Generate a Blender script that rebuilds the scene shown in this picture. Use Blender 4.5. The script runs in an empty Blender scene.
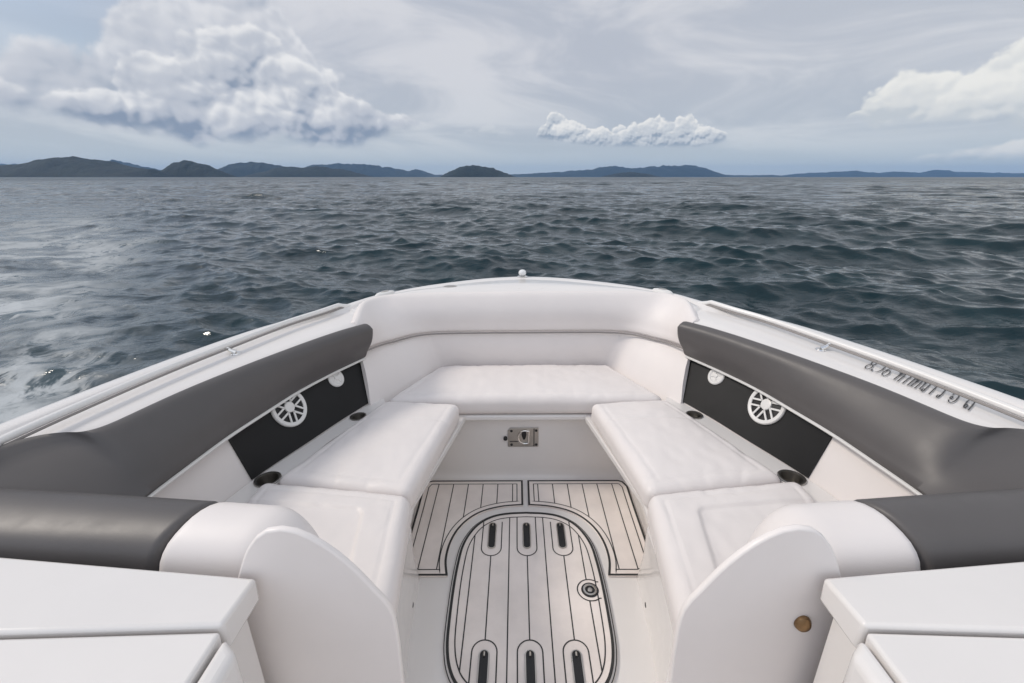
import bpy, bmesh, math, random
import numpy as np
from mathutils import Vector, Matrix, noise as mnoise

random.seed(7)
rng = np.random.default_rng(11)
R = math.radians
scene = bpy.context.scene
COL = scene.collection

# ------------------------------------------------------------------ render
scene.render.engine = 'CYCLES'
scene.view_settings.view_transform = 'Standard'
scene.view_settings.look = 'None'
scene.view_settings.exposure = 0.0
scene.view_settings.gamma = 1.0
scene.view_settings.use_curve_mapping = False
cy = scene.cycles
cy.use_denoising = True
cy.max_bounces = 12
cy.diffuse_bounces = 8
cy.glossy_bounces = 4
cy.transmission_bounces = 4
cy.volume_bounces = 0
cy.sample_clamp_indirect = 6.0
cy.caustics_reflective = False
cy.caustics_refractive = False

# ------------------------------------------------------------------ node helpers
def new_mat(name):
    m = bpy.data.materials.new(name)
    m.use_nodes = True
    nt = m.node_tree
    return m, nt, nt.nodes['Principled BSDF']


class NB:
    """tiny expression builder for shader math"""
    def __init__(self, nt):
        self.nt = nt

    def n(self, t, **kw):
        nd = self.nt.nodes.new(t)
        for k, v in kw.items():
            setattr(nd, k, v)
        return nd

    def put(self, sock, v):
        if isinstance(v, (int, float)):
            sock.default_value = v
        elif isinstance(v, (tuple, list)):
            sock.default_value = (*v, 1.0) if (len(v) == 3 and len(sock.default_value) == 4) else v
        else:
            self.nt.links.new(v, sock)

    def m(self, op, a, b=0.0, c=0.0, clamp=False):
        nd = self.n('ShaderNodeMath', operation=op, use_clamp=clamp)
        self.put(nd.inputs[0], a)
        self.put(nd.inputs[1], b)
        if op in ('MULTIPLY_ADD', 'SMOOTH_MIN', 'SMOOTH_MAX', 'COMPARE'):
            self.put(nd.inputs[2], c)
        return nd.outputs[0]

    def add(self, a, b): return self.m('ADD', a, b)
    def sub(self, a, b): return self.m('SUBTRACT', a, b)
    def mul(self, a, b): return self.m('MULTIPLY', a, b)
    def mn(self, a, b): return self.m('MINIMUM', a, b)
    def mx(self, a, b): return self.m('MAXIMUM', a, b)

    def ss(self, x, lo, hi, a=0.0, b=1.0):
        nd = self.n('ShaderNodeMapRange', interpolation_type='SMOOTHSTEP')
        self.put(nd.inputs['Value'], x)
        self.put(nd.inputs['From Min'], lo)
        self.put(nd.inputs['From Max'], hi)
        self.put(nd.inputs['To Min'], a)
        self.put(nd.inputs['To Max'], b)
        return nd.outputs[0]

    def comb(self, x, y, z):
        nd = self.n('ShaderNodeCombineXYZ')
        for i, v in enumerate((x, y, z)):
            self.put(nd.inputs[i], v)
        return nd.outputs[0]

    def noise(self, vec, scale, detail=4.0, rough=0.5, dist=0.0):
        nd = self.n('ShaderNodeTexNoise')
        self.put(nd.inputs['Vector'], vec)
        self.put(nd.inputs['Scale'], scale)
        self.put(nd.inputs['Detail'], detail)
        self.put(nd.inputs['Roughness'], rough)
        self.put(nd.inputs['Distortion'], dist)
        return nd.outputs[0]

    def voro(self, vec, scale, detail=0.0, rough=0.5, smooth=None, rand=1.0):
        nd = self.n('ShaderNodeTexVoronoi', feature='SMOOTH_F1' if smooth is not None else 'F1')
        self.put(nd.inputs['Vector'], vec)
        self.put(nd.inputs['Scale'], scale)
        self.put(nd.inputs['Detail'], detail)
        self.put(nd.inputs['Roughness'], rough)
        self.put(nd.inputs['Randomness'], rand)
        if smooth is not None:
            self.put(nd.inputs['Smoothness'], smooth)
        return nd.outputs['Distance']

    def mix(self, f, a, b):
        nd = self.n('ShaderNodeMix', data_type='RGBA')
        self.put(nd.inputs[0], f)
        self.put(nd.inputs[6], a)
        self.put(nd.inputs[7], b)
        return nd.outputs[2]

    def curve(self, x, pts, x0, x1, y0, y1):
        """piecewise curve y(x) through pts, using a Float Curve node"""
        t = self.ssl(x, x0, x1)
        nd = self.n('ShaderNodeFloatCurve')
        cm = nd.mapping
        c = cm.curves[0]
        P = [((px - x0) / (x1 - x0), (py - y0) / (y1 - y0)) for px, py in pts]
        while len(c.points) < len(P):
            c.points.new(0.5, 0.5)
        for cp, (a, b) in zip(c.points, P):
            cp.location = (a, b)
            cp.handle_type = 'VECTOR'
        cm.update()
        self.put(nd.inputs['Value'], t)
        return self.m('MULTIPLY_ADD', nd.outputs[0], y1 - y0, y0)

    def ssl(self, x, lo, hi):
        nd = self.n('ShaderNodeMapRange', interpolation_type='LINEAR', clamp=True)
        self.put(nd.inputs['Value'], x)
        self.put(nd.inputs['From Min'], lo)
        self.put(nd.inputs['From Max'], hi)
        return nd.outputs[0]


def simple(name, col, rough, metal=0.0, coat=0.0, bump=None, var=0.0, spec=0.5):
    m, nt, p = new_mat(name)
    b = NB(nt)
    tc = b.n('ShaderNodeTexCoord').outputs['Object']
    p.inputs['Metallic'].default_value = metal
    p.inputs['Specular IOR Level'].default_value = spec
    p.inputs['Coat Weight'].default_value = coat
    p.inputs['Coat Roughness'].default_value = 0.08
    if var:
        nz = b.noise(tc, 5.0, 5, 0.6)
        dark = tuple(c * (1 - var) for c in col)
        lite = tuple(min(1, c * (1 + var * .6)) for c in col)
        b.put(p.inputs['Base Color'], b.mix(b.ss(nz, .3, .7), dark, lite))
        nz2 = b.noise(tc, 23.0, 4, 0.6)
        b.put(p.inputs['Roughness'], b.m('MULTIPLY_ADD', nz2, .18, rough - .09))
    else:
        p.inputs['Base Color'].default_value = (*col, 1)
        p.inputs['Roughness'].default_value = rough
    if bump:
        sc, st, dst = bump
        bn = b.n('ShaderNodeBump')
        bn.inputs['Strength'].default_value = st
        bn.inputs['Distance'].default_value = dst
        h = b.add(b.voro(tc, sc, 1.0, .5), b.mul(b.noise(tc, 9.0, 3, .5), 1.2))
        b.put(bn.inputs['Height'], h)
        nt.links.new(bn.outputs[0], p.inputs['Normal'])
    return m


M = {}
M['gel'] = simple('white_gelcoat', (.735, .712, .692), .22, coat=.35, var=.015)
M['satgel'] = simple('satin_gelcoat', (.81, .765, .74), .42, coat=.1, var=.02)
M['vinyl'] = simple('white_vinyl', (.758, .716, .694), .46, bump=(800, .12, .0008), var=.02, spec=.4)
M['grey'] = simple('grey_vinyl', (.094, .088, .087), .44, bump=(800, .12, .0008), var=.05, spec=.45)
M['black'] = simple('black_panel', (.009, .009, .0095), .5, var=.15, spec=.3)
M['steel'] = simple('polished_steel', (.78, .77, .75), .16, metal=1.0)
M['rail'] = simple('rail_white', (.74, .725, .705), .28, coat=.4)
M['satin'] = simple('satin_steel', (.52, .49, .45), .30, metal=1.0, var=.12)
M['cup'] = simple('brushed_cup_steel', (.40, .385, .365), .28, metal=1.0)
M['plastic'] = simple('white_plastic', (.70, .69, .67), .35)
M['rubber'] = simple('black_rubber', (.018, .018, .019), .6)
M['darkhole'] = simple('dark_recess', (.010, .010, .011), .5)
M['eva'] = simple('foam_deck', (.80, .735, .69), .8, bump=(900, .25, .0008), var=.09, spec=.2)
M['evagroove'] = simple('foam_groove', (.03, .03, .03), .8)
M['letter'] = simple('black_vinyl_letter', (.03, .03, .032), .4)
M['bronze'] = simple('aged_brass', (.30, .19, .10), .38, metal=1.0, var=.3)
M['lens'] = simple('light_lens', (.75, .76, .76), .08, coat=.5)
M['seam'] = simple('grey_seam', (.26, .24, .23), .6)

# ------------------------------------------------------------------ object helpers
def link(name, me, mats, parent=None):
    o = bpy.data.objects.new(name, me)
    COL.objects.link(o)
    for m in (mats if isinstance(mats, (list, tuple)) else [mats]):
        me.materials.append(M[m] if isinstance(m, str) else m)
    if parent is not None:
        o.parent = parent
    return o


def obj(name, bm, mats, parent=None, smooth=35):
    bmesh.ops.recalc_face_normals(bm, faces=bm.faces)
    me = bpy.data.meshes.new(name)
    bm.to_mesh(me)
    bm.free()
    if smooth:
        me.polygons.foreach_set('use_smooth', [True] * len(me.polygons))
        me.set_sharp_from_angle(angle=R(smooth))
    return link(name, me, mats, parent)


def bevel(o, w, seg=3, ang=35):
    md = o.modifiers.new('bevel', 'BEVEL')
    md.width = w
    md.segments = seg
    md.limit_method = 'ANGLE'
    md.angle_limit = R(ang)
    md.harden_normals = False
    return o


def thing(name, label, cat, loc, group=None):
    o = bpy.data.objects.new(name, None)
    COL.objects.link(o)
    o.empty_display_size = .1
    tag(o, label, cat, group)
    o['origin'] = loc
    BOAT_THINGS.append(o)
    return o


def tag(o, label, cat, group=None):
    o['label'] = label
    o['category'] = cat
    if group:
        o['group'] = group
    return o


def struct(o, kind='structure'):
    o['kind'] = kind
    return o


BOAT_THINGS = []

# boat geometry is written in boat axes (x starboard, y forward, z up from the
# mean water level); the whole boat heels a little to port
ROLL = Matrix.Translation((0, 0, 1.1)) @ Matrix.Rotation(R(-0.6), 4, 'Y') @ Matrix.Translation((0, 0, -1.1))


def settle():
    """move every boat thing's origin to its base and apply the heel"""
    for o in BOAT_THINGS:
        loc = Vector(o['origin'])
        del o['origin']
        T = Matrix.Translation(-loc)
        stack = list(o.children_recursive) + ([o] if o.type == 'MESH' else [])
        for c in stack:
            if c.type == 'MESH':
                c.data.transform(T)
        o.matrix_world = ROLL @ Matrix.Translation(loc)


def catmull(pts, n):
    P = np.array(pts, float)
    P = np.vstack([2 * P[0] - P[1], P, 2 * P[-1] - P[-2]])
    seg = len(P) - 3
    # chord length parametrisation of the sampling
    L = np.linalg.norm(np.diff(P[1:-1], axis=0), axis=1)
    cum = np.concatenate([[0], np.cumsum(L)])
    out = []
    for s in np.linspace(0, cum[-1], n):
        i = min(int(np.searchsorted(cum, s, side='right') - 1), seg - 1)
        t = (s - cum[i]) / L[i]
        p0, p1, p2, p3 = P[i:i + 4]
        out.append(.5 * (2 * p1 + (p2 - p0) * t + (2 * p0 - 5 * p1 + 4 * p2 - p3) * t * t + (3 * p1 - p0 - 3 * p2 + p3) * t ** 3))
    return np.array(out)


def pcurve(pts, n):
    """like catmull but uniform per segment (so that two curves keep pace)"""
    P = np.array(pts, float)
    P = np.vstack([2 * P[0] - P[1], P, 2 * P[-1] - P[-2]])
    seg = len(P) - 3
    out = []
    for u in np.linspace(0, seg, n):
        i = min(int(u), seg - 1)
        t = u - i
        p0, p1, p2, p3 = P[i:i + 4]
        out.append(.5 * (2 * p1 + (p2 - p0) * t + (2 * p0 - 5 * p1 + 4 * p2 - p3) * t * t + (3 * p1 - p0 - 3 * p2 + p3) * t ** 3))
    return np.array(out)


def loft(secs, closed=False, cap=True, bm=None, mat=0):
    bm = bm or bmesh.new()
    rows = [[bm.verts.new(p) for p in s] for s in secs]
    n = len(rows[0])
    for a, b in zip(rows[:-1], rows[1:]):
        for i in range(n if closed else n - 1):
            j = (i + 1) % n
            try:
                f = bm.faces.new((a[i], a[j], b[j], b[i]))
                f.material_index = mat
            except ValueError:
                pass
    if closed and cap:
        for r in (rows[0], rows[-1]):
            try:
                f = bm.faces.new(r)
                f.material_index = mat
            except ValueError:
                pass
    return bm


def prism(poly, z0, z1, bm=None, mat=0):
    """vertical prism; poly is a list of (x, y)"""
    bm = bm or bmesh.new()
    a = [bm.verts.new((x, y, z0)) for x, y in poly]
    b = [bm.verts.new((x, y, z1)) for x, y in poly]
    n = len(poly)
    fs = [bm.faces.new(a[::-1]), bm.faces.new(b)]
    for i in range(n):
        j = (i + 1) % n
        fs.append(bm.faces.new((a[i], a[j], b[j], b[i])))
    for f in fs:
        f.material_index = mat
    return bm


def hexa(c, bm=None, mat=0):
    """box from 8 corners: bottom 4 then top 4"""
    bm = bm or bmesh.new()
    v = [bm.verts.new(p) for p in c]
    for q in ((3, 2, 1, 0), (4, 5, 6, 7), (0, 1, 5, 4), (1, 2, 6, 5), (2, 3, 7, 6), (3, 0, 4, 7)):
        bm.faces.new([v[k] for k in q]).material_index = mat
    return bm


def box(x0, x1, y0, y1, z0, z1, bm=None, mat=0):
    return hexa([(x0, y0, z0), (x1, y0, z0), (x1, y1, z0), (x0, y1, z0),
                 (x0, y0, z1), (x1, y0, z1), (x1, y1, z1), (x0, y1, z1)], bm, mat)


def tube(path, r, n=12, bm=None, mat=0, closed=False):
    P = [Vector(p) for p in path]
    secs = []
    up = Vector((0, 0, 1))
    for i, p in enumerate(P):
        a = P[i - 1] if (i > 0 or closed) else p
        b = P[(i + 1) % len(P)] if (i < len(P) - 1 or closed) else p
        t = (b - a).normalized()
        u = up if abs(t.dot(up)) < .95 else Vector((1, 0, 0))
        s = t.cross(u).normalized()
        w = s.cross(t)
        rr = r[i] if isinstance(r, (list, tuple)) else r
        secs.append([p + (s * math.cos(q) + w * math.sin(q)) * rr for q in np.linspace(0, 2 * math.pi, n, endpoint=False)])
    if closed:
        secs.append(secs[0])
        return loft(secs, True, False, bm, mat)
    return loft(secs, True, True, bm, mat)


def frame_mat(c, n, up):
    n = Vector(n).normalized()
    t = Vector(up).cross(n).normalized()
    u = n.cross(t)
    return Matrix((( t.x, u.x, n.x, c[0]), (t.y, u.y, n.y, c[1]), (t.z, u.z, n.z, c[2]), (0, 0, 0, 1)))


def disc_stack(prof, n, mtx, bm=None, mat=0):
    """lathe round local z: prof = [(r, h) ...]"""
    bm = bm or bmesh.new()
    rows = []
    for r, h in prof:
        if r < 1e-5:
            rows.append([bm.verts.new(mtx @ Vector((0, 0, h)))])
        else:
            rows.append([bm.verts.new(mtx @ Vector((r * math.cos(q), r * math.sin(q), h))) for q in np.linspace(0, 2 * math.pi, n, endpoint=False)])
    for a, b in zip(rows[:-1], rows[1:]):
        for i in range(n):
            j = (i + 1) % n
            if len(a) == 1 and len(b) == 1:
                continue
            if len(a) == 1:
                f = bm.faces.new((a[0], b[i], b[j]))
            elif len(b) == 1:
                f = bm.faces.new((a[i], a[j], b[0]))
            else:
                f = bm.faces.new((a[i], a[j], b[j], b[i]))
            f.material_index = mat
    return bm


def local_box(mtx, x0, x1, y0, y1, z0, z1, bm=None, mat=0):
    c = [(x0, y0, z0), (x1, y0, z0), (x1, y1, z0), (x0, y1, z0), (x0, y0, z1), (x1, y0, z1), (x1, y1, z1), (x0, y1, z1)]
    return hexa([mtx @ Vector(p) for p in c], bm, mat)


def ribbon(pts, w, z, closed=False, bm=None, mat=1, h=.0012):
    """thin raised strip along a flat polyline"""
    bm = bm or bmesh.new()
    P = [Vector((p[0], p[1], 0)) for p in pts]
    n = len(P)
    L, Rr = [], []
    for i, p in enumerate(P):
        a = P[i - 1] if (i > 0 or closed) else None
        b = P[(i + 1) % n] if (i < n - 1 or closed) else None
        d1 = (p - a).normalized() if a is not None else None
        d2 = (b - p).normalized() if b is not None else None
        d1 = d1 or d2
        d2 = d2 or d1
        t = (d1 + d2)
        t = t.normalized() if t.length > 1e-6 else d1
        nrm = Vector((-t.y, t.x, 0))
        k = 1 / max(.5, nrm.dot(Vector((-d1.y, d1.x, 0))))
        L.append(p + nrm * w / 2 * k)
        Rr.append(p - nrm * w / 2 * k)
    m = n if closed else n - 1
    zf = z if callable(z) else (lambda x, y: z)
    vl = [bm.verts.new((p.x, p.y, zf(p.x, p.y))) for p in L]
    vr = [bm.verts.new((p.x, p.y, zf(p.x, p.y))) for p in Rr]
    for i in range(m):
        j = (i + 1) % n
        bm.faces.new((vr[i], vr[j], vl[j], vl[i])).material_index = mat
    return bm


def offset(poly, d):
    """offset of a closed polygon (positive = inward for counter-clockwise)"""
    P = np.array(poly, float)
    n = len(P)
    area = .5 * np.sum(P[:, 0] * np.roll(P[:, 1], -1) - np.roll(P[:, 0], -1) * P[:, 1])
    s = 1 if area > 0 else -1
    out = []
    for i in range(n):
        e1 = P[i] - P[i - 1]
        e2 = P[(i + 1) % n] - P[i]
        e1 /= np.linalg.norm(e1) + 1e-12
        e2 /= np.linalg.norm(e2) + 1e-12
        n1 = np.array([-e1[1], e1[0]]) * s
        n2 = np.array([-e2[1], e2[0]]) * s
        b = n1 + n2
        b /= np.linalg.norm(b) + 1e-12
        out.append(P[i] + b * d / max(.45, b.dot(n1)))
    return [tuple(p) for p in out]


def drill(o, mtx, r, depth):
    """cut a round well into a mesh (the cutter is thrown away)"""
    bm = disc_stack([(0, -depth), (r, -depth), (r, depth), (0, depth)], 48, mtx)
    bmesh.ops.recalc_face_normals(bm, faces=bm.faces)
    me = bpy.data.meshes.new('cutter')
    bm.to_mesh(me)
    bm.free()
    c = bpy.data.objects.new('cutter', me)
    COL.objects.link(c)
    kept = [(m_, m_.show_viewport) for m_ in o.modifiers]
    for m_, _ in kept:
        m_.show_viewport = False
    md = o.modifiers.new('cut', 'BOOLEAN')
    md.object = c
    md.operation = 'DIFFERENCE'
    md.solver = 'EXACT'
    dg = bpy.context.evaluated_depsgraph_get()
    new = bpy.data.meshes.new_from_object(o.evaluated_get(dg))
    o.modifiers.remove(md)
    for m_, v in kept:
        m_.show_viewport = v
    old = o.data
    o.data = new
    bpy.data.objects.remove(c)
    bpy.data.meshes.remove(me)
    bpy.data.meshes.remove(old)


def mir(pts):
    return [(-p[0],) + tuple(p[1:]) for p in pts]


# ------------------------------------------------------------------ cushions
def cushion_bm(corners, z0, z1, r, crown=.010, res=.007, top=None, seed=0):
    """a stuffed pad on a four-sided plan: corners go (u-,v-), (u+,v-), (u+,v+), (u-,v+)"""
    C = [np.array(c, float) for c in corners]
    w = .5 * (np.linalg.norm(C[1] - C[0]) + np.linalg.norm(C[2] - C[3]))
    d = .5 * (np.linalg.norm(C[3] - C[0]) + np.linalg.norm(C[2] - C[1]))
    h = z1 - z0
    rp = r * 1.5          # plan radius

    def lines(L):
        k = [-L / 2 + r * (1 - math.cos(a)) for a in np.linspace(0, math.pi / 2, 7)]
        inner = np.linspace(-L / 2 + r, L / 2 - r, max(3, int((L - 2 * r) / res) + 1))
        return np.array(k[:-1] + list(inner) + [-q for q in k[:-1]][::-1])
    X, Y, Z = lines(w), lines(d), lines(h)
    bm = bmesh.new()

    def put(x, y, z):
        q = np.array([np.clip(x, -w / 2 + r, w / 2 - r), np.clip(y, -d / 2 + r, d / 2 - r), np.clip(z, -h / 2 + r, h / 2 - r)])
        v = np.array([x, y, z]) - q
        ln = np.linalg.norm(v)
        p = q + v / ln * r if ln > 1e-9 else q
        u, vv = p[0] / w + .5, p[1] / d + .5
        b = (1 - u) * (1 - vv) * C[0] + u * (1 - vv) * C[1] + u * vv * C[2] + (1 - u) * vv * C[3]
        zz = p[2]
        tz = (zz + h / 2) / h
        uu, v2 = 2 * u - 1, 2 * vv - 1
        if tz > .5:
            k = (tz - .5) * 2
            zz += k * crown * (1 - abs(uu) ** 3) * (1 - abs(v2) ** 3)
            if top:
                zz += k ** 2 * top(b[0], b[1], u, vv)
            ed = min(u * w, (1 - u) * w, vv * d, (1 - vv) * d)
            zz -= k * .0030 * math.exp(-((ed - .046) / .0042) ** 2)
            zz += k * .0034 * mnoise.noise((b[0] * 9 + seed, b[1] * 9, 3.1))
            zz += k * .0020 * mnoise.noise((b[0] * 26 + seed, b[1] * 18, 1.1))
            cr = 1 - abs(mnoise.noise((b[0] * 7 + seed * 3, b[1] * 5, 7.7))) * 9
            zz -= k * .0026 * max(0, cr) * math.exp(-(ed / .07) ** 2)
        return bm.verts.new((b[0], b[1], zz + (z0 + z1) / 2))

    def face_grid(A, B, f):
        g = [[put(*f(a, b)) for b in B] for a in A]
        for i in range(len(A) - 1):
            for j in range(len(B) - 1):
                bm.faces.new((g[i][j], g[i + 1][j], g[i + 1][j + 1], g[i][j + 1]))
    face_grid(X, Y, lambda a, b: (a, b, h / 2))
    face_grid(X, Y, lambda a, b: (a, b, -h / 2))
    for s in (-1, 1):
        face_grid(X, Z, lambda a, b: (a, s * d / 2, b))
        face_grid(Y, Z, lambda a, b: (s * w / 2, a, b))
    bmesh.ops.remove_doubles(bm, verts=bm.verts, dist=.00035)
    return bm


def seam(dist, depth=.0035, wid=.0035):
    return -depth * math.exp(-(dist / wid) ** 2)


# ================================================================== THE BOAT
boat = thing('motorboat', 'white bowrider motorboat with black speaker panels and foam decked floor, heading out to sea', 'boat', (0, 0, .55))
FZ = .55


def zs(y):
    return float(np.interp(y, [.5, 1, 1.6, 2.1, 2.4, 2.61], [1.282, 1.29, 1.31, 1.33, 1.35, 1.36]))


DECK = [((1.33, .45), (1.53, .45)), ((1.30, .80), (1.485, .82)), ((1.19, .965), (1.44, 1.02)), ((1.075, 1.10), (1.40, 1.15)), ((1.02, 1.25), (1.35, 1.29)), ((.90, 1.49), (1.25, 1.54)),
        ((.79, 1.70), (1.135, 1.77)), ((.72, 1.83), (1.005, 1.94)), ((.715, 1.91), (.895, 2.075)), ((.735, 2.02), (.825, 2.175)),
        ((.700, 2.155), (.755, 2.262)), ((.60, 2.22), (.60, 2.375)), ((.45, 2.24), (.45, 2.465)), ((.22, 2.25), (.22, 2.565)), ((0, 2.25), (0, 2.61))]
AFT = [((1.30, -2.6), (1.50, -2.6)), ((1.34, -1.2), (1.56, -1.2)), ((1.34, -.3), (1.56, -.3))]
dk = AFT + DECK
IN = pcurve([a for a, b in dk], 150)
OUT = pcurve([b for a, b in dk], 150)


def both(half):
    """mirror a list of sections (starboard, aft to bow) to a full run"""
    return [[(-p[0], p[1], p[2]) for p in s] for s in half] + [s for s in half[::-1]][1:]


secs, hsecs, rub = [], [], []
for (ix, iy), (ox, oy) in zip(IN, OUT):
    a, b = np.array([ix, iy]), np.array([ox, oy])
    L = np.linalg.norm(b - a)
    d = (b - a) / L
    z = zs(oy)
    st = .012 * np.clip((2.45 - oy) / .4, .15, 1)
    w = min(.085, L * .4)

    def at(s, zz):
        p = b - d * s
        return (p[0], p[1], zz)
    crown = .012 if oy > 2.1 else .0
    secs.append([at(L, z - .040), at(L * .93, z - .020), at(L * .7, z - .010 + crown), at(w + .02, z - .008 + crown), at(w + .006, z - .007), at(w - .004, z - .007 + st),
                 at(w - .012, z - .003 + st), at(.03, z + st * .7), at(.012, z + .001), at(.002, z - .012), at(0, z - .03), at(.004, z - .055), at(.012, z - .06)])
    cx = max(0, ox - .05 - .10 * max(0, (oy - .5) / 2))
    hsecs.append([at(.012, z - .06), (ox * .985, oy - .02, z - .12), (ox * .93 , oy - .06, .85), (ox * .82, oy - .22 * max(0, oy) / 2.6, .38), (ox * .72, oy - .45 * max(0, oy) / 2.6, .10), (0, oy - .6 * max(0, oy) / 2.6, -.30)])
    rub.append(at(-.004, z - .045))
obj('gunwale_deck', loft(both(secs)), 'gel', boat, 50)
bmh = loft(both(hsecs))
for k in (0, -1):
    pass
hull = obj('hull', bmh, 'gel', boat, 40)
tb = bmesh.new()
tr = hsecs[0]
tb.faces.new([tb.verts.new(p) for p in [(-p[0], p[1], p[2]) for p in tr] + [p for p in tr[::-1]][1:]])
obj('transom', tb, 'gel', boat, None)
full = [(-p[0], p[1], p[2]) for p in rub] + rub[::-1][1:]
obj('rub_rail', tube(full, .012, 8), 'plastic', boat)

# --- coaming line pads rest on / liner behind them
I_AFT = [(.955, .45), (.965, .70), (.97, .93)]
I_PTS = I_AFT + [(.968, .98), (.94, 1.245), (.868, 1.55), (.79, 1.74), (.715, 1.89)]
WALLB = [(.955, .45), (.965, .70), (.965, 1.0), (.912, 1.245), (.812, 1.49), (.748, 1.65), (.672, 1.815), (.640, 1.895)]
WALLT = [(1.0, .45), (1.01, .70), (1.012, 1.0), (.982, 1.25), (.908, 1.545), (.862, 1.68), (.780, 1.87), (.755, 1.935)]
wb, wt = pcurve(WALLB, 80), pcurve(WALLT, 80)
Z0, Z1 = .955, 1.158
for sgn in (1, -1):
    s = [[(sgn * a[0], a[1], Z0), (sgn * b[0], b[1], Z1)] for a, b in zip(wb, wt)]
    obj('side_wall', loft(s), 'vinyl', boat)

# panel range along the wall : parameter of y = 1.25 .. 1.835
def wall_at(y, z):
    t = (z - Z0) / (Z1 - Z0)
    q = wb * (1 - t) + wt * t
    x = float(np.interp(y, q[:, 1], q[:, 0]))
    return x, y, z


def wall_n(y, z):
    p = Vector(wall_at(y, z))
    t = (Vector(wall_at(y + .02, z)) - Vector(wall_at(y - .02, z))).normalized()
    u = (Vector(wall_at(y, z + .02)) - Vector(wall_at(y, z - .02))).normalized()
    n = t.cross(u)
    if n.x > 0:
        n = -n
    return n.normalized()


panel_lab = {1: 'black panel, a shade greyer in the light', -1: None}
for sgn in (1, -1):
    ss = []
    for k in np.linspace(0, 1, 40):
        col = []
        for (z, off) in ((.968, 0), (.968, .006), (1.04, .006), (1.10, .006), (1.155, .006), (1.155, 0)):
            y0 = 1.252 + (z - .968) * .06
            y1 = 1.826 + (z - .968) * .42
            y = y0 + (y1 - y0) * k
            p = Vector(wall_at(y, z)) + wall_n(y, z) * off
            col.append((sgn * p.x, p.y, p.z))
        ss.append(col)
    pan = obj('speaker_panel', loft(ss, True), 'black', boat, 50)
    # speaker
    yc, zc = 1.502, 1.101
    c = Vector(wall_at(yc, zc)) + wall_n(yc, zc) * .0065
    n = wall_n(yc, zc)
    c.x *= sgn
    n.x *= sgn
    mt = frame_mat(c, n, (0, 0, 1))
    rr = .075
    sp = obj('speaker', disc_stack([(0, .003), (.018, .004), (.030, .001), (rr * .80, .003), (rr * .86, .002), (rr * .86, 0)], 40, mt), 'darkhole', boat)
    g = disc_stack([(rr * .80, 0), (rr * .79, .007), (rr * .83, .009), (rr * .96, .009), (rr, .005), (rr, 0)], 48, mt)
    obj('grille_ring', g, 'plastic', sp)
    g = disc_stack([(0, .0105), (.014, .0105), (.020, .009), (.021, .004)], 28, mt)
    obj('grille_hub', g, 'plastic', sp)
    g = bmesh.new()
    for k in range(6):
        for da in (-.17, .17):
            a = k * math.pi / 3 + .26
            loc = mt @ Matrix.Rotation(a, 4, 'Z')
            off = da * .055
            local_box(loc, .018, rr * .82, off - .0033 + da * .012, off + .0033 + da * .012, .0045, .0085, g)
    obj('grille_spokes', g, 'plastic', sp, None)
    # small round fitting
    yc, zc = 1.745, 1.108
    c = Vector(wall_at(yc, zc)) + wall_n(yc, zc) * .0065
    n = wall_n(yc, zc)
    c.x *= sgn
    n.x *= sgn
    mt = frame_mat(c, n, (0, 0, 1))
    f = obj('tweeter', disc_stack([(.038, 0), (.038, .004), (.034, .007), (.027, .007), (.024, .004), (.010, .004), (.008, .008), (0, .009)], 36, mt), 'plastic', boat)
    g = bmesh.new()
    for k in range(4):
        local_box(mt @ Matrix.Rotation(k * math.pi / 2 + .5, 4, 'Z'), .008, .026, -.002, .002, .004, .007, g)
    obj('tweeter_guard', g, 'plastic', f, None)

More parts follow.
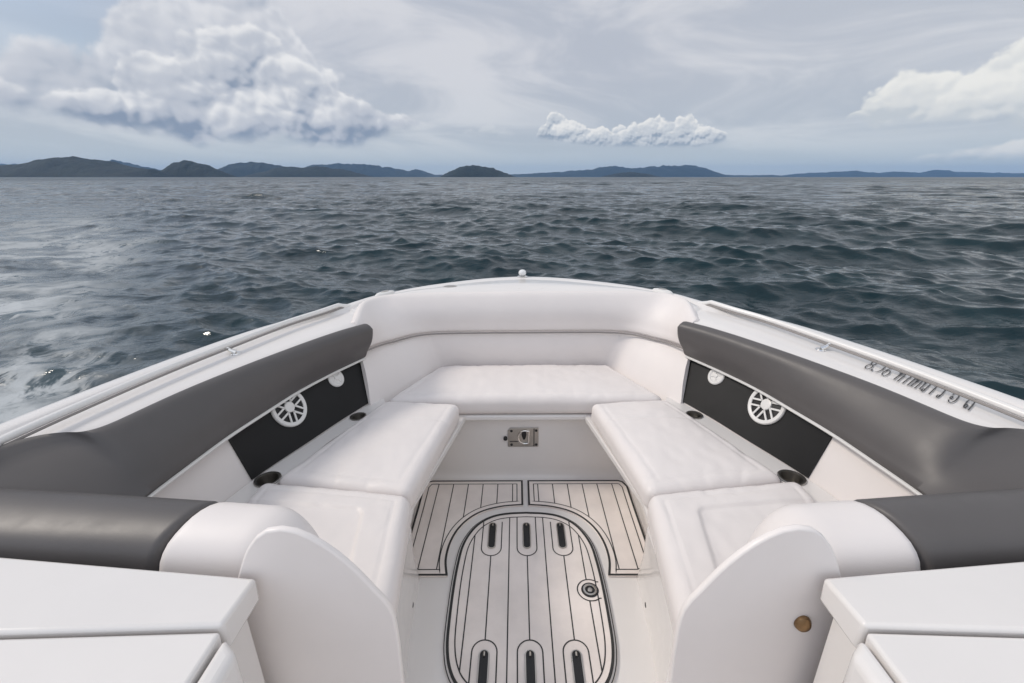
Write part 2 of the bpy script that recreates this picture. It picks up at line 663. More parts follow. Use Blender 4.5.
# --- seat base, ledge and cup holders
SEAT_OUT = [(.86, .62), (.855, 1.0), (.852, 1.15), (.834, 1.225), (.757, 1.484), (.622, 1.79)]
for sgn in (1, -1):
    # cushion shelf whose inboard edge shows as a lip
    lip = [(.285, .64), (.352, .80), (.372, .95), (.370, 1.16), (.374, 1.215), (.256, 1.829), (.60, 1.835), (.70, 1.82), (.93, 1.245), (.98, .64)]
    shelf = obj('seat_shelf', prism([(sgn * x, y) for x, y in lip], .876, .9035), 'gel', boat, 30)
    bevel(shelf, .006, 2)
    outer = [(float(x), float(y)) for x, y in wb if .62 < y < 1.87]
    inn = [(x - .01, y) for x, y in SEAT_OUT]
    poly = inn + outer[::-1]
    ledge = obj('ledge', prism([(sgn * x, y) for x, y in poly], .9045, .9665), 'gel', boat, 30)
    for (cx, cyy, rr) in ((.861, 1.254, .034), (.697, 1.672, .026)):
        mt = Matrix.Translation((sgn * cx, cyy, .967))
        drill(ledge, mt, rr + .0005, .2)
        drill(shelf, mt, rr + .0005, .2)
        cup = obj('cup_holder', disc_stack([(rr + .008, -.0003), (rr + .0078, .003), (rr + .004, .0045), (rr - .001, .0035), (rr - .002, 0), (rr - .0035, -.045), (rr - .008, -.058), (rr - .012, -.060), (0, -.0595)], 48, mt), 'cup', boat, 50)
        obj('cup_mat', disc_stack([(rr - .014, -.0593), (rr - .016, -.056), (0, -.056)], 30, mt), 'rubber', cup)
    # inner wall under the shelf, forward part (recessed)
    obj('seat_base', loft([[(sgn * .475, 1.828, .876), (sgn * .485, 1.828, FZ)], [(sgn * .465, 1.26, .876), (sgn * .47, 1.26, FZ)]]), 'gel', boat)
    # aft pedestal
    tp = catmull([(.375, 1.15), (.365, 1.13), (.362, 1.04), (.362, .95), (.342, .80), (.26, .63)], 24)
    bt = catmull([(.400, 1.262), (.388, 1.245), (.380, 1.14), (.372, 1.0), (.352, .85), (.345, .63)], 24)
    tp = [(.70, 1.15)] + [tuple(p) for p in tp] + [(.70, .63)]
    bt = [(.70, 1.262)] + [tuple(p) for p in bt] + [(.70, .63)]
    S = [[(sgn * x, y, FZ) for x, y in bt], [(sgn * (x * .5 + u * .5 + .006), y * .5 + v * .5, .72) for (x, y), (u, v) in zip(tp, bt)], [(sgn * x, y, .8745) for x, y in tp]]
    o = obj('pedestal', loft(S, True), 'gel', boat, 40)
    px, py, pz = .3835, 1.10, .592
    obj('drain_screw', disc_stack([(.0, .006), (.008, .006), (.011, .003), (.011, -.006)], 18, frame_mat((sgn * px, py, pz), (-sgn, 0, .1), (0, 0, 1))), 'rubber', boat)

# bow seat base: bulkhead with the latch
bk = bmesh.new()
prof = [(1.70, FZ + .001), (1.808, FZ + .001), (1.819, FZ + .006), (1.826, FZ + .018), (1.829, FZ + .05), (1.829, .875)]
bk = loft([[(-.5, y, z) for y, z in prof], [(.5, y, z) for y, z in prof]])
bulk = obj('bulkhead', bk, 'gel', boat, 50)
o = obj('seat_shelf', prism([(-.62, 1.832), (-.62, 1.80), (-.27, 1.785), (.27, 1.785), (.62, 1.80), (.62, 1.832), (.45, 2.19), (-.45, 2.19)], .880, .9045), 'gel', boat, 30)
bevel(o, .006, 2)
lat = obj('access_latch', bevel_bm := prism([(-.079, -.05), (.062, -.05), (.062, .05), (-.066, .05), (-.079, .036)], 0, .004), 'satin', boat, 30)
LM = Matrix(((1, 0, 0, 0), (0, 0, -1, 1.8285), (0, 1, 0, .770), (0, 0, 0, 1)))
lat.data.transform(LM)
bevel(lat, .0015, 2)
g = bmesh.new()
# D-shaped flush pull ring
ring = [(.0 + .030 * math.cos(a), .004 + .034 * math.sin(a), .0075) for a in np.linspace(R(70), R(290), 20)]
ring += [(.016, -.028, .0075), (.018, .036, .0075)]
tube(ring, .0042, 8, g, closed=True)
o = obj('pull_ring', g, 'steel', lat)
o.data.transform(LM)
g = prism([(-.004 + .011 * math.cos(a) * (1 + .3 * math.sin(a)), .012 + .024 * math.sin(a)) for a in np.linspace(0, 2 * math.pi, 20, endpoint=False)], .0042, .0052)
o = obj('finger_hole', g, 'darkhole', lat, None)
o.data.transform(LM)
for q in ([(.040, -.047), (.044, -.047), (.044, .047), (.040, .047)], [(-.070, -.022), (-.03, -.022), (-.03, -.0185), (-.070, -.0185)]):
    o = obj('hinge_line', prism(q, .004, .0055), 'rubber', lat, None)
    o.data.transform(LM)
for qx, qy in ((-.062, .034), (-.062, -.038), (.052, .036), (.052, -.038)):
    g = disc_stack([(.0065, .004), (.006, .0062), (.0, .0066)], 14, Matrix.Translation((qx, qy, 0)))
    o = obj('screw', g, 'rubber', lat)
    o.data.transform(LM)
g = disc_stack([(.009, 0), (.009, .012), (.006, .016), (0, .016)], 16, Matrix.Translation((-.090, -.004, 0)))
o = obj('latch_stop', g, 'rubber', lat)
o.data.transform(LM)

# floor (gelcoat) and the cockpit sole behind
obj('floor', prism([(-.52, 1.84), (.52, 1.84), (.52, -.3), (-.52, -.3)][::-1], FZ - .03, FZ), 'gel', boat, None)
obj('cockpit_sole', prism([(-1.15, -.3), (1.15, -.3), (1.15, -2.55), (-1.15, -2.55)][::-1], FZ - .12, FZ - .06), 'eva', boat, None)

# --- hatch with foam decking
HALF = [(0, 1.568), (.08, 1.563), (.145, 1.546), (.20, 1.508), (.237, 1.455), (.262, 1.385), (.271, 1.30), (.274, 1.20), (.272, 1.08), (.266, .985), (.248, .915), (.215, .865), (.15, .82), (.07, .80), (0, .797)]
h = catmull([(x * .955, y) for x, y in HALF], 70)
hatch_out = [tuple(p) for p in h] + [(-p[0], p[1]) for p in h[::-1]][1:-1]
hatch = obj('floor_hatch', prism(offset(hatch_out, -.009)[::-1], FZ + .0005, FZ + .008), 'gel', boat, 30)
bevel(hatch, .004, 2)
zt = FZ + .0125
bm = prism(hatch_out[::-1], FZ + .0085, zt)
zl = zt + .0007
ribbon(offset(hatch_out, .003), .009, zl, True, bm)
ribbon(offset(hatch_out, -.0075), .003, FZ + .0089, True, bm)
inner = offset(hatch_out, .026)
SX = [-.137, 0, .137]
ribbon(inner, .0040, zl + .0001, True, bm)
BW = .0040


def U(xc, ytop, ybot, w, up):
    """U outline round a slot, closed end away from the hatch border"""
    s = 1 if up else -1
    arc = [(xc + w * math.cos(a), ybot - s * w * math.sin(a)) for a in np.linspace(0, math.pi, 15)]
    return [(xc + w, ytop)] + arc + [(xc - w, ytop)]


def inner_y(x, top=True):
    ys = []
    n = len(inner)
    for i in range(n):
        (x0, y0), (x1, y1) = inner[i], inner[(i + 1) % n]
        if (x0 - x) * (x1 - x) <= 0 and x0 != x1:
            ys.append(y0 + (y1 - y0) * (x - x0) / (x1 - x0))
    return max(ys) if top else min(ys)


for xc in SX:
    ribbon(U(xc, 1.512 if xc else 1.54, 1.372, .038, True), BW, zl + .0002, False, bm)
    ribbon(U(xc, .845 if xc else .825, .965, .038, False), BW, zl + .0002, False, bm)
    ribbon([(xc, 1.334), (xc, 1.003)], BW, zl, False, bm)
for xc in (-.0685, .0685):
    ribbon([(xc, inner_y(xc)), (xc, inner_y(xc, False))], BW, zl, False, bm)
ribbon([(-.205, inner_y(-.205)), (-.205, inner_y(-.205, False))], BW, zl, False, bm)
ribbon([(.205, inner_y(.205)), (.205, 1.226)], BW, zl, False, bm)
ribbon([(.205, 1.14), (.205, inner_y(.205, False))], BW, zl, False, bm)
PC = (.212, 1.183)
arc = [(PC[0] + .043 * math.cos(a), PC[1] + .043 * math.sin(a)) for a in np.linspace(R(50), R(310), 24)]
ribbon([(.246, PC[1] + .033)] + arc + [(.246, PC[1] - .033)], BW, zl + .0003, False, bm)
mat_h = obj('hatch_decking', bm, ['eva', 'evagroove'], hatch, None)
for k, (y0, y1) in enumerate(((1.372, 1.502), (.85, .968))):
    for xc in SX:
        def stad(w):
            a = [(xc + w * math.cos(t), y1 - .012 + w * math.sin(t)) for t in np.linspace(0, math.pi, 10)]
            b = [(xc + w * math.cos(t), y0 + .012 + w * math.sin(t)) for t in np.linspace(math.pi, 2 * math.pi, 10)]
            return a + b
        S = [[(x, y, zl + .0004) for x, y in stad(.0165)], [(x, y, zl + .003) for x, y in stad(.0155)], [(x, y, zl + .003) for x, y in stad(.0128)], [(x, y, zl + .0006) for x, y in stad(.0122)]]
        bm = loft(S, True, False)
        o = obj('drain_slot', bm, ['satin', 'darkhole'], hatch, 30)
        bm = bmesh.new()
        bm.from_mesh(o.data)
        prism(stad(.0122), zl + .0005, zl + .0009, bm, 1)
        tube([(xc, y1 - .018, zl + .0035), (xc, y1 - .006, zl + .0045)], .0035, 8, bm, 0)
        bm.to_mesh(o.data)
        bm.free()
mt = Matrix.Translation((PC[0], PC[1], zl))
pl = obj('deck_plug', disc_stack([(.024, 0), (.0235, .003), (.0175, .0035), (.0155, .0012), (.009, .0010), (.0075, .0025), (0, .003)], 32, mt), 'satin', hatch)
obj('plug_recess', disc_stack([(.0165, .0022), (.009, .0018)], 32, mt), 'darkhole', pl)
obj('plug_ring', disc_stack([(.0245, .0006), (.0285, .0010), (.030, .0004)], 32, mt), 'rubber', hatch)

# --- rail with stand-offs
RAILP = [(1.30, .55), (1.285, .80), (1.262, .98), (1.225, 1.13), (1.165, 1.33), (1.09, 1.53), (.985, 1.775), (.895, 1.925), (.83, 2.045), (.80, 2.085)]
rp = catmull(RAILP, 60)
for sgn in (1, -1):
    path = []
    for k, (x, y) in enumerate(rp):
        z = zs(y) + .026
        if k >= 57:
            z -= (k - 56) * .010
        path.append((sgn * (x + .012), y, z))
    rail = obj('grab_rail', tube(path, .0105, 16), 'rail', boat, 60)
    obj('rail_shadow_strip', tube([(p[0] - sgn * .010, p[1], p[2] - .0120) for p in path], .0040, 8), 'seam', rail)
    for yy in (1.545, .93):
        x = float(np.interp(yy, rp[:, 1], rp[:, 0])) + .012
        z = zs(yy)
        g = tube([(sgn * x, yy, z + .020), (sgn * (x - .012), yy + .002, z + .006), (sgn * (x - .028), yy + .006, z - .004)], [.0075, .0085, .0105], 12)
        disc_stack([(.0, .004), (.016, .004), (.018, .0)], 18, Matrix.Translation((sgn * (x - .028), yy + .006, z - .008)), g)
        obj('rail_standoff', g, 'steel', rail)

# --- deck hardware
mt = Matrix.Translation((.0, 2.585, 1.358))
bl = obj('bow_light', disc_stack([(.030, 0), (.030, .006), (.022, .009), (.016, .012)], 24, mt), 'steel', boat)
obj('light_globe', disc_stack([(.016, .012), (.021, .018), (.0225, .026), (.020, .036), (.011, .043), (0, .045)], 24, mt), 'lens', bl)


for sg in (-1, 1):
    mt = Matrix.Translation((sg * .705, 2.262, zs(2.2) + .004)) @ Matrix.Rotation(sg * R(-52), 4, 'Z') @ Matrix.Scale(.42, 4, (0, 1, 0))
    c = obj('mooring_fairlead', disc_stack([(.062, -.006), (.060, .006), (.050, .014), (.030, .018), (0, .019)], 30, mt), 'plastic', boat)
    g = disc_stack([(.024, .0175), (.022, .0215), (.012, .0225), (0, .0225)], 20, mt)
    obj('fairlead_eye', g, 'satin', c)
g = disc_stack([(.034, 0), (.032, .004), (.026, .005), (.022, .003), (0, .0035)], 28, Matrix.Translation((.21, 2.40, zs(2.4) + .004)) @ Matrix.Scale(.6, 4, (0, 1, 0)))
obj('deck_filler', g, 'satin', boat)
g = disc_stack([(.040, 0), (.038, .006), (.028, .009), (0, .010)], 28, Matrix.Translation((-.385, 2.37, zs(2.4) + .002)) @ Matrix.Scale(.6, 4, (0, 1, 0)))
obj('deck_fitting', g, 'satin', boat)
for x in (-.30, -.02, .10, .33):
    g = disc_stack([(.006, 0), (.005, .003), (0, .0036)], 12, Matrix.Translation((x, 2.33, zs(2.36) + .0035)))
    obj('deck_screw', g, 'satin', boat)

# --- consoles at the helm
for sgn in (1, -1):
    def m(c):
        return [(sgn * x, y, z) for x, y, z in c]
    body = hexa(m([(.50, -.45, FZ - .06), (1.25, -.45, FZ - .06), (1.25, .57, FZ - .06), (.50, .57, FZ - .06),
                   (.50, -.45, 1.215), (1.27, -.45, 1.215), (1.27, .57, 1.215), (.50, .57, 1.215)]))
    con = obj('helm_console', body, 'gel', boat, 30)
    top = hexa(m([(.480, .497, 1.215), (1.32, .468, 1.215), (1.32, .668, 1.215), (.480, .588, 1.215),
                  (.479, .494, 1.272), (1.32, .465, 1.272), (1.32, .672, 1.262), (.478, .588, 1.264)]))
    o = obj('console_top', top, 'gel', con, 30)
    bevel(o, .007, 3)
    shelf = hexa(m([(.482, .10, 1.20), (1.32, .10, 1.20), (1.32, .461, 1.20), (.482, .489, 1.20),
                    (.478, .10, 1.262), (1.32, .10, 1.262), (1.32, .4615, 1.266), (.478, .4895, 1.266)]))
    o = obj('console_shelf', shelf, 'gel', con, 30)
    bevel(o, .006, 3)
    end = hexa(m([(.440, .20, 1.17), (.474, .20, 1.17), (.474, .487, 1.17), (.440, .462, 1.17),
                  (.442, .20, 1.252), (.474, .20, 1.260), (.474, .488, 1.262), (.442, .464, 1.256)]))
    o = obj('windscreen_jamb', end, 'gel', con, 30)
    bevel(o, .012, 4)
    sl = tube(m([(.444, .472, 1.17), (.446, .455, 1.12), (.448, .438, 1.07), (.448, .42, 1.0)]), .0055, 8)
    obj('door_seal', sl, 'rubber', con)
    # companionway side panel: rounded plate facing aft
    pts = [(.262, .66), (.258, .95), (.256, 1.10), (.262, 1.172), (.285, 1.215), (.318, 1.268), (.355, 1.312), (.395, 1.343), (.430, 1.353), (.462, 1.345), (.492, 1.313), (.518, 1.26), (.545, 1.18), (.56, 1.05), (.56, .66)]
    q = catmull(pts, 60)
    a = [(sgn * x, .602, z) for x, z in q]
    b = [(sgn * x, .615, z) for x, z in q]
    o = obj('bulkhead_wing', loft([a, b], True), 'satgel', boat, 30)
    bevel(o, .004, 3, 50)
g = disc_stack([(0, .010), (.006, .010), (.0125, .006), (.0145, .001), (.0145, 0)], 24, frame_mat((.476, .6005, 1.143), (-.25, -1, .1), (0, 0, 1)) @ Matrix.Scale(1.15, 4, (0, 1, 0)))
obj('door_catch', g, 'bronze', boat)

# --- registration lettering, strokes along the starboard ledge
A, B = Vector((1.108, 1.392)), Vector((1.200, 1.105))
sd = (B - A).normalized()
nd = Vector((-sd.y, sd.x))
if nd.x < 0:
    nd = -nd
TL = (B - A).length
H = .092


def ell(cx, cyy, rx, ry, a0=0, a1=360, n=18):
    return [(cx + rx * math.cos(R(a)), cyy + ry * math.sin(R(a))) for a in np.linspace(a0, a1, n)]


# glyph strokes: (pen path in letter units, x to the right 0..1 wide, y 0..1 high)
GL = {
    '8': [ell(.5, .74, .34, .25), ell(.5, .26, .42, .27)],
    '.': [ell(.4, .07, .10, .06)],
    '3': [ell(.40, .50, .42, .46, 130, -100), ],
    '6': [ell(.5, .30, .42, .30), [(.10, .34), (.16, .62), (.42, .92), (.80, 1.0)]],
    'tho': [ell(.16, .84, .13, .12), [(.27, .80), (.27, .02)], [(.27, .45), (.52, .92), (.80, .92), (.88, .70), (.88, 0)]],
    'no': [ell(.16, .86, .13, .11), [(.26, .80), (.26, .10)], [(.88, 1.0), (.88, .22)], ell(.76, .14, .14, .13), [(.26, .10), (.62, .16)]],
    'ko': [[(.14, 0), (.14, .62), (.28, .72), (.14, .80), (.45, 1.0), (.80, .92), (.88, .7), (.88, 0)]],
    'aa': [[(.10, .82), (.34, 1.0), (.62, .90), (.66, .70), (.66, 0)]],
    'wo': [[(.12, .86), (.40, 1.0), (.76, .88), (.84, .5), (.80, .14)], ell(.66, .13, .14, .12)],
    'o': [ell(.52, .50, .42, .48, 160, -140, 26), ell(.26, .42, .12, .12)],
    'to': [ell(.34, .22, .15, .16), [(.16, .16), (.10, .60), (.30, 1.0), (.52, .80), (.72, 1.0), (.90, .70), (.90, 0)]],
}
TEXT = [('8', 0), ('.', .068), ('3', .100), ('6', .178), ('tho', .300), ('ko', .395), ('tho', .462), ('no', .535), ('aa', .615), ('wo', .672), ('o', .785), ('to', .910)]
bm = bmesh.new()
for gname, s0 in TEXT:
    wd = .062 if gname not in ('.', 'aa') else .045
    for st in GL[gname]:
        P = []
        for (x, y) in st:
            s = (s0 + x * wd) * TL + (1 - y) * 0 - y * H * .34
            p = A + sd * s + nd * (y * H)
            P.append((p.x, p.y))
        z = lambda x, y: zs(y + .06) - .0066
        if len(P) > 1:
            ribbon(P, .0033, z, False, bm, 0)
obj('registration_lettering', bm, 'letter', boat, None)

# ================================================================== UPHOLSTERY
# --- bow seat
def bow_top(x, y, u, v):
    return seam(abs(abs(x) - .999))


o = obj('bow_seat_cushion', cushion_bm([(-.615, 1.782), (.615, 1.782), (.43, 2.168), (-.43, 2.168)], .9055, .992, .032, .017, .008, None, 1), 'vinyl', None, 60)
tag(o, 'wide white cushion across the bow, tapering towards the front of the boat', 'seat cushion', 'white seat cushions')
o['origin'] = (0, 1.97, .9055)
BOAT_THINGS.append(o)

lab_f = {1: 'forward white cushion of the starboard bench beside the lit speaker panel', -1: 'forward white cushion of the port bench, next to the speaker in shade'}
lab_a = {1: 'aft white cushion with stitched inset on the right bench, nearest the lettered gunwale', -1: 'aft white cushion with stitched inset on the left bench, under the left backrest'}
for sgn in (1, -1):
    def ftop(x, y, u, v):
        # stitch line across the forward third
        return seam(y - 1.585 - .02 * (abs(x) - .4), .003, .004)
    c = [(.366, 1.152), (.823, 1.224), (.612, 1.776), (.278, 1.742)]
    o = obj('side_seat_cushion', cushion_bm([(sgn * x, y) for x, y in c], .9055, .994, .030, .016, .007, ftop, 5 + sgn), 'vinyl', None, 60)
    tag(o, lab_f[sgn], 'seat cushion', 'white seat cushions')
    o['origin'] = (sgn * .52, 1.47, .9055)
    BOAT_THINGS.append(o)

    def atop(x, y, u, v):
        ax = abs(x)
        # inset panel: inner edge x .475, front edge y 1.06
        dx = ax - (.482 + (1.06 - y) * -.16)
        dy = (1.062 + (ax - .48) * .11) - y
        d = min(dx, dy)
        if dx > .02 and dy > .02:
            d = min(dx, dy)
        elif min(dx, dy) > -.04:
            k = .02
            a, b = max(0, k - dx), max(0, k - dy)
            d = k - math.hypot(a, b)
        t = 1 / (1 + math.exp(-d / .0035))
        return -.0085 * t + seam(d, .0030, .0045)
    c = [(.310, .70), (.862, .70), (.850, 1.212), (.358, 1.142)]
    o = obj('side_seat_cushion', cushion_bm([(sgn * x, y) for x, y in c], .9055, 1.004, .036, .009, .006, atop, 9 + sgn), 'vinyl', None, 60)
    tag(o, lab_a[sgn], 'seat cushion', 'white seat cushions')
    o['origin'] = (sgn * .6, .95, .9055)
    BOAT_THINGS.append(o)

# --- bow backrest: padded roll over an upright lower pad
t = thing('bow_back_cushion', 'curved white bow backrest with a fat padded roll along its top', 'backrest', (0, 2.2, .93))
Bp = pcurve([(0, 2.192), (.22, 2.192), (.40, 2.188), (.515, 2.165), (.597, 2.106), (.662, 2.02), (.715, 1.888)], 60)
Tp = pcurve([(0, 2.266), (.24, 2.266), (.45, 2.262), (.61, 2.245), (.715, 2.205), (.772, 2.10), (.755, 1.905)], 60)


def pad_section(O, I, din, zt, zb, top=.055, bulge=.016, back=.02, rnd=.016):
    """rounded section: O outer top (x,y), I inner bottom (x,y), din inward normal"""
    O, I, din = np.array(O), np.array(I), np.array(din)
    P3 = O + din * top
    pts = []

    def p(q, z):
        pts.append((q[0], q[1], z))
    p(O - din * back, zb + .02)
    p(O - din * back, zt - .045)
    p(O - din * (back - .006), zt - .018)
    p(O - din * .004, zt - .004)
    p(O + din * .012, zt + .004)
    p(O + din * top * .5, zt + .005)
    p(O + din * top * .8, zt - .002)
    for k in np.linspace(.0, 1, 9):
        q = P3 + (I - P3) * k + din * (bulge * math.sin(math.pi * min(1, k * 1.02 + .06)) )
        p(q, zt - .014 + (zb + rnd - zt + .014) * k)
    p(I - din * .004, zb + rnd * .35)
    p(I - din * .014, zb)
    p(I - din * .032, zb + .002)
    return pts


def inward(P, i, toward):
    a, b = P[max(0, i - 1)], P[min(len(P) - 1, i + 1)]
    tt = np.array([b[0] - a[0], b[1] - a[1]])
    tt /= np.linalg.norm(tt) + 1e-9
    n = np.array([-tt[1], tt[0]])
    return n if n.dot(np.array(toward)) > 0 else -n


def round_end(secs, n=6, L=.03, first=False):
    """close a run of sections with a soft rounded end"""
    s0 = np.array(secs[-1])
    s1 = np.array(secs[-2])
    d = (s0.mean(0) - s1.mean(0))
    d[2] = 0
    d /= np.linalg.norm(d)
    c = s0.mean(0)
    for k in range(1, n + 1):
        a = k / n * math.pi / 2
        sc = .86 + .14 * math.cos(a)
        secs.append([tuple(c + (p - c) * sc + d * L * math.sin(a)) for p in s0])
    return secs


half = []
for i in range(60):
    u = i / 59
    din = inward(Bp, i, (-.35 * Bp[i][0], -1 if True else 0))
    zt = 1.352 - .004 * u - .030 * max(0, (u - .8) / .2) ** 2
    zb = 1.160 + .020 * max(0, (u - .75) / .25)
    half.append(pad_section(Tp[i], Bp[i], din, zt, zb, .040, .020))
half = round_end(half, 6, .022)
run = [[(-p[0], p[1], p[2]) for p in s] for s in half[::-1]] + half[1:]
obj('backrest_roll', loft(run, True), 'vinyl', t, 60)
Lb = pcurve([(0, 2.190), (.22, 2.190), (.425, 2.185), (.51, 2.075), (.588, 1.965), (.681, 1.786)], 60)
Lt = pcurve([(0, 2.207), (.25, 2.207), (.49, 2.190), (.60, 2.125), (.672, 2.035), (.738, 1.902)], 60)
half = []
for i in range(60):
    din = inward(Lb, i, (-.35 * Lb[i][0], -1))
    a, c = np.array(Lb[i]), np.array(Lt[i])
    pts = []
    g = .005 * math.exp(-((i / 59 * 5 - 2.0) / .05) ** 2)
    for z in (.93, .985, 1.04, 1.10, 1.15, 1.20):
        k = (z - .985) / (1.16 - .985)
        q = a + (c - a) * k + din * (.010 * math.sin(math.pi * min(1, max(0, k))) - g)
        pts.append((q[0], q[1], z))
    for z in (1.20, .93):
        k = (z - .985) / (1.16 - .985)
        q = a + (c - a) * k - din * (.04 if i < 50 else .012)
        pts.append((q[0], q[1], z))
    half.append(pts)
run = [[(-p[0], p[1], p[2]) for p in s] for s in half[::-1]] + half[1:]
obj('lower_pad', loft(run, True), 'vinyl', t, 40)
pp = []
for i in range(60):
    din = inward(Bp, i, (-.35 * Bp[i][0], -1))
    u = i / 59
    q = np.array(Bp[i]) + din * .002
    pp.append((q[0], q[1], 1.156 + .020 * max(0, (u - .75) / .25)))
obj('piping', tube([(-p[0], p[1], p[2]) for p in pp[::-1]] + pp[1:], .004, 8), 'seam', t)

# --- grey coaming bolsters
BO = [(1.37, .45), (1.36, .62), (1.345, .76), (1.315, .88), (1.265, .952), (1.205, .985), (1.150, .988), (1.110, 1.020), (1.085, 1.11), (1.049, 1.237), (.990, 1.384), (.928, 1.515), (.842, 1.681), (.770, 1.800), (.709, 1.884)]
BI = [(.962, .45), (.965, .60), (.968, .72), (.970, .80), (.971, .86), (.972, .91), (.972, .955), (.966, 1.02), (.955, 1.11), (.938, 1.241), (.900, 1.40), (.862, 1.557), (.795, 1.725), (.750, 1.82), (.716, 1.890)]
BZ = [1.285, 1.290, 1.297, 1.303, 1.306, 1.306, 1.305, 1.304, 1.304, 1.304, 1.304, 1.305, 1.306, 1.306, 1.304]
lab_b = {1: 'long grey padded bolster on the right side, its upper edge along the lettered gunwale', -1: 'long dark grey padded bolster on the left side, above the shaded speaker panel'}
bo, bi = pcurve(BO, 120), pcurve(BI, 120)
bz = np.interp(np.linspace(0, 14, 120), range(15), BZ)
for _ in range(14):
    bo[1:-1] = (bo[:-2] + bo[1:-1] * 2 + bo[2:]) / 4
    bi[1:-1] = (bi[:-2] + bi[1:-1] * 2 + bi[2:]) / 4
for sgn in (1, -1):
    t = thing('side_bolster', lab_b[sgn], 'bolster', (sgn * .95, 1.3, 1.14), 'grey side bolsters')
    S = []
    for i in range(120):
        din = inward(bi, i, (-1, -.2))
        # top width: wide where the pad spreads over the gunwale
        gap = .050
        S.append(pad_section(bo[i], bi[i], din, bz[i], 1.140, gap, .014, .010))
    S = round_end(S, 6, .012)
    S = [[(sgn * p[0], p[1], p[2]) for p in s] for s in S]
    obj('pad', loft(S, True), 'grey', t, 60)
    pp = []
    for i in range(28, 120):
        din = inward(bi, i, (-1, -.2))
        q = np.array(bi[i]) - din * .003
        pp.append((sgn * q[0], q[1], 1.1405))
    obj('piping', tube(pp, .0055, 8), 'plastic', t)

# --- seat backrests with grey caps in front of the consoles
lab_s = {1: 'seat backrest with white end and grey cap by the right console', -1: 'seat backrest with white end and grey cap by the left console'}
for sgn in (1, -1):
    t = thing('seat_back_cushion', lab_s[sgn], 'backrest', (sgn * .8, .72, .95), 'backrests by the consoles')
    # cross sections along x: (x, y front, y rear, z top)
    def run(x0, x1, n, soft0=False, soft1=False):
        S = []
        for x in np.linspace(x0, x1, n):
            k = (x - .44) / (1.25 - .44)
            yf = .775 + .085 * k
            yr = .625 + .05 * k
            zt = 1.284 - .008 * k
            e = 1.0
            S.append((x, yf, yr, zt))
        return S

    def sect(x, yf, yr, zt, inset=0.0, zdrop=0.0):
        zt = zt - zdrop
        yf -= inset
        yr += inset
        c = (yf + yr) / 2
        pts = [(x, yf - .03, .96), (x, yf - .012, 1.06), (x, yf, 1.16), (x, yf - .002, zt - .055), (x, yf - .012, zt - .025), (x, yf - .032, zt - .006), (x, yf - .06, zt + .001),
               (x, c - .01, zt - .002), (x, yr + .035, zt - .016), (x, yr + .016, zt - .034), (x, yr + .004, zt - .062), (x, yr, zt - .11), (x, yr, 1.06), (x, yr, .96)]
        pts = [tuple(q) for q in catmull(pts, 44)]
        fade = min(1, max(0, 1 - abs(x - .665) / .3))
        return [(sgn * (p[0] + fade * .40 * (.76 - p[1])), p[1], p[2]) for p in pts]
    # grey cap: closes with a soft lip at its inboard end
    S = []
    rr = run(.668, 1.27, 24)
    for a, (dx, ins, zd) in zip(range(5), ((.0, .012, .012), (.002, .006, .006), (.006, .002, .002), (.012, 0, 0), (.02, 0, 0))):
        x = .666 + dx
        k = (x - .44) / .81
        S.append(sect(x, .775 + .085 * k, .625 + .05 * k, 1.284 - .008 * k, ins, zd))
    for q in rr[1:]:
        S.append(sect(*q))
    obj('grey_cap', loft(S, True), 'grey', t, 60)
    S = []
    n = 26
    for i, a in enumerate(np.linspace(0, 1, n)):
        x = .415 + (.664 - .415) * a
        k = (x - .44) / .81
        # rounded inboard shoulder, tight lip at the grey cap
        sh = max(0, (.53 - x) / (.53 - .415))
        zd = .16 * (1 - math.sqrt(max(0, 1 - sh ** 2 * .98)))
        ins = .035 * sh ** 2
        lip = max(0, (x - .650) / .014)
        zd += .011 * lip ** 2
        ins += .011 * lip ** 2
        S.append(sect(x, .775 + .085 * k, .625 + .05 * k, 1.284 - .008 * k, ins, zd))
    obj('white_end', loft(S, True), 'vinyl', t, 60)

# --- forward floor mats
lab_m = {1: 'right foam floor mat with plank grooves, lighter of the pair, by the bow bulkhead', -1: 'left foam floor mat with plank grooves, more shaded of the pair, by the bow bulkhead'}
for sgn in (1, -1):
    arc = catmull([(.288, 1.248), (.302, 1.32), (.298, 1.40), (.276, 1.475), (.236, 1.537), (.18, 1.582), (.10, 1.610), (.012, 1.620)], 40)
    poly = [(.012, 1.790), (.435, 1.790), (.455, 1.78), (.470, 1.745), (.468, 1.60), (.466, 1.268), (.40, 1.248)] + [tuple(p) for p in arc]
    poly = [(sgn * x, y) for x, y in poly]
    bm = prism(poly, FZ + .0005, FZ + .0085)
    zl = FZ + .0092
    ribbon(offset(poly, .003), .0085, zl, True, bm)
    inn = offset(poly, .026)
    ribbon(inn, .0040, zl + .0001, True, bm)

    def cross(x):
        ys = []
        n = len(inn)
        for i in range(n):
            (x0, y0), (x1, y1) = inn[i], inn[(i + 1) % n]
            if (x0 - x) * (x1 - x) < 0:
                ys.append(y0 + (y1 - y0) * (x - x0) / (x1 - x0))
        return (max(ys), min(ys)) if len(ys) > 1 else None
    for xx in np.arange(.058, .46, .0685):
        c = cross(sgn * xx)
        if c:
            ribbon([(sgn * xx, c[0]), (sgn * xx, c[1])], .0040, zl, False, bm)
    o = obj('floor_mat', bm, ['eva', 'evagroove'], None, None)
    tag(o, lab_m[sgn], 'floor mat', 'foam floor mats')
    o['origin'] = (sgn * .25, 1.6, FZ)
    BOAT_THINGS.append(o)

settle()

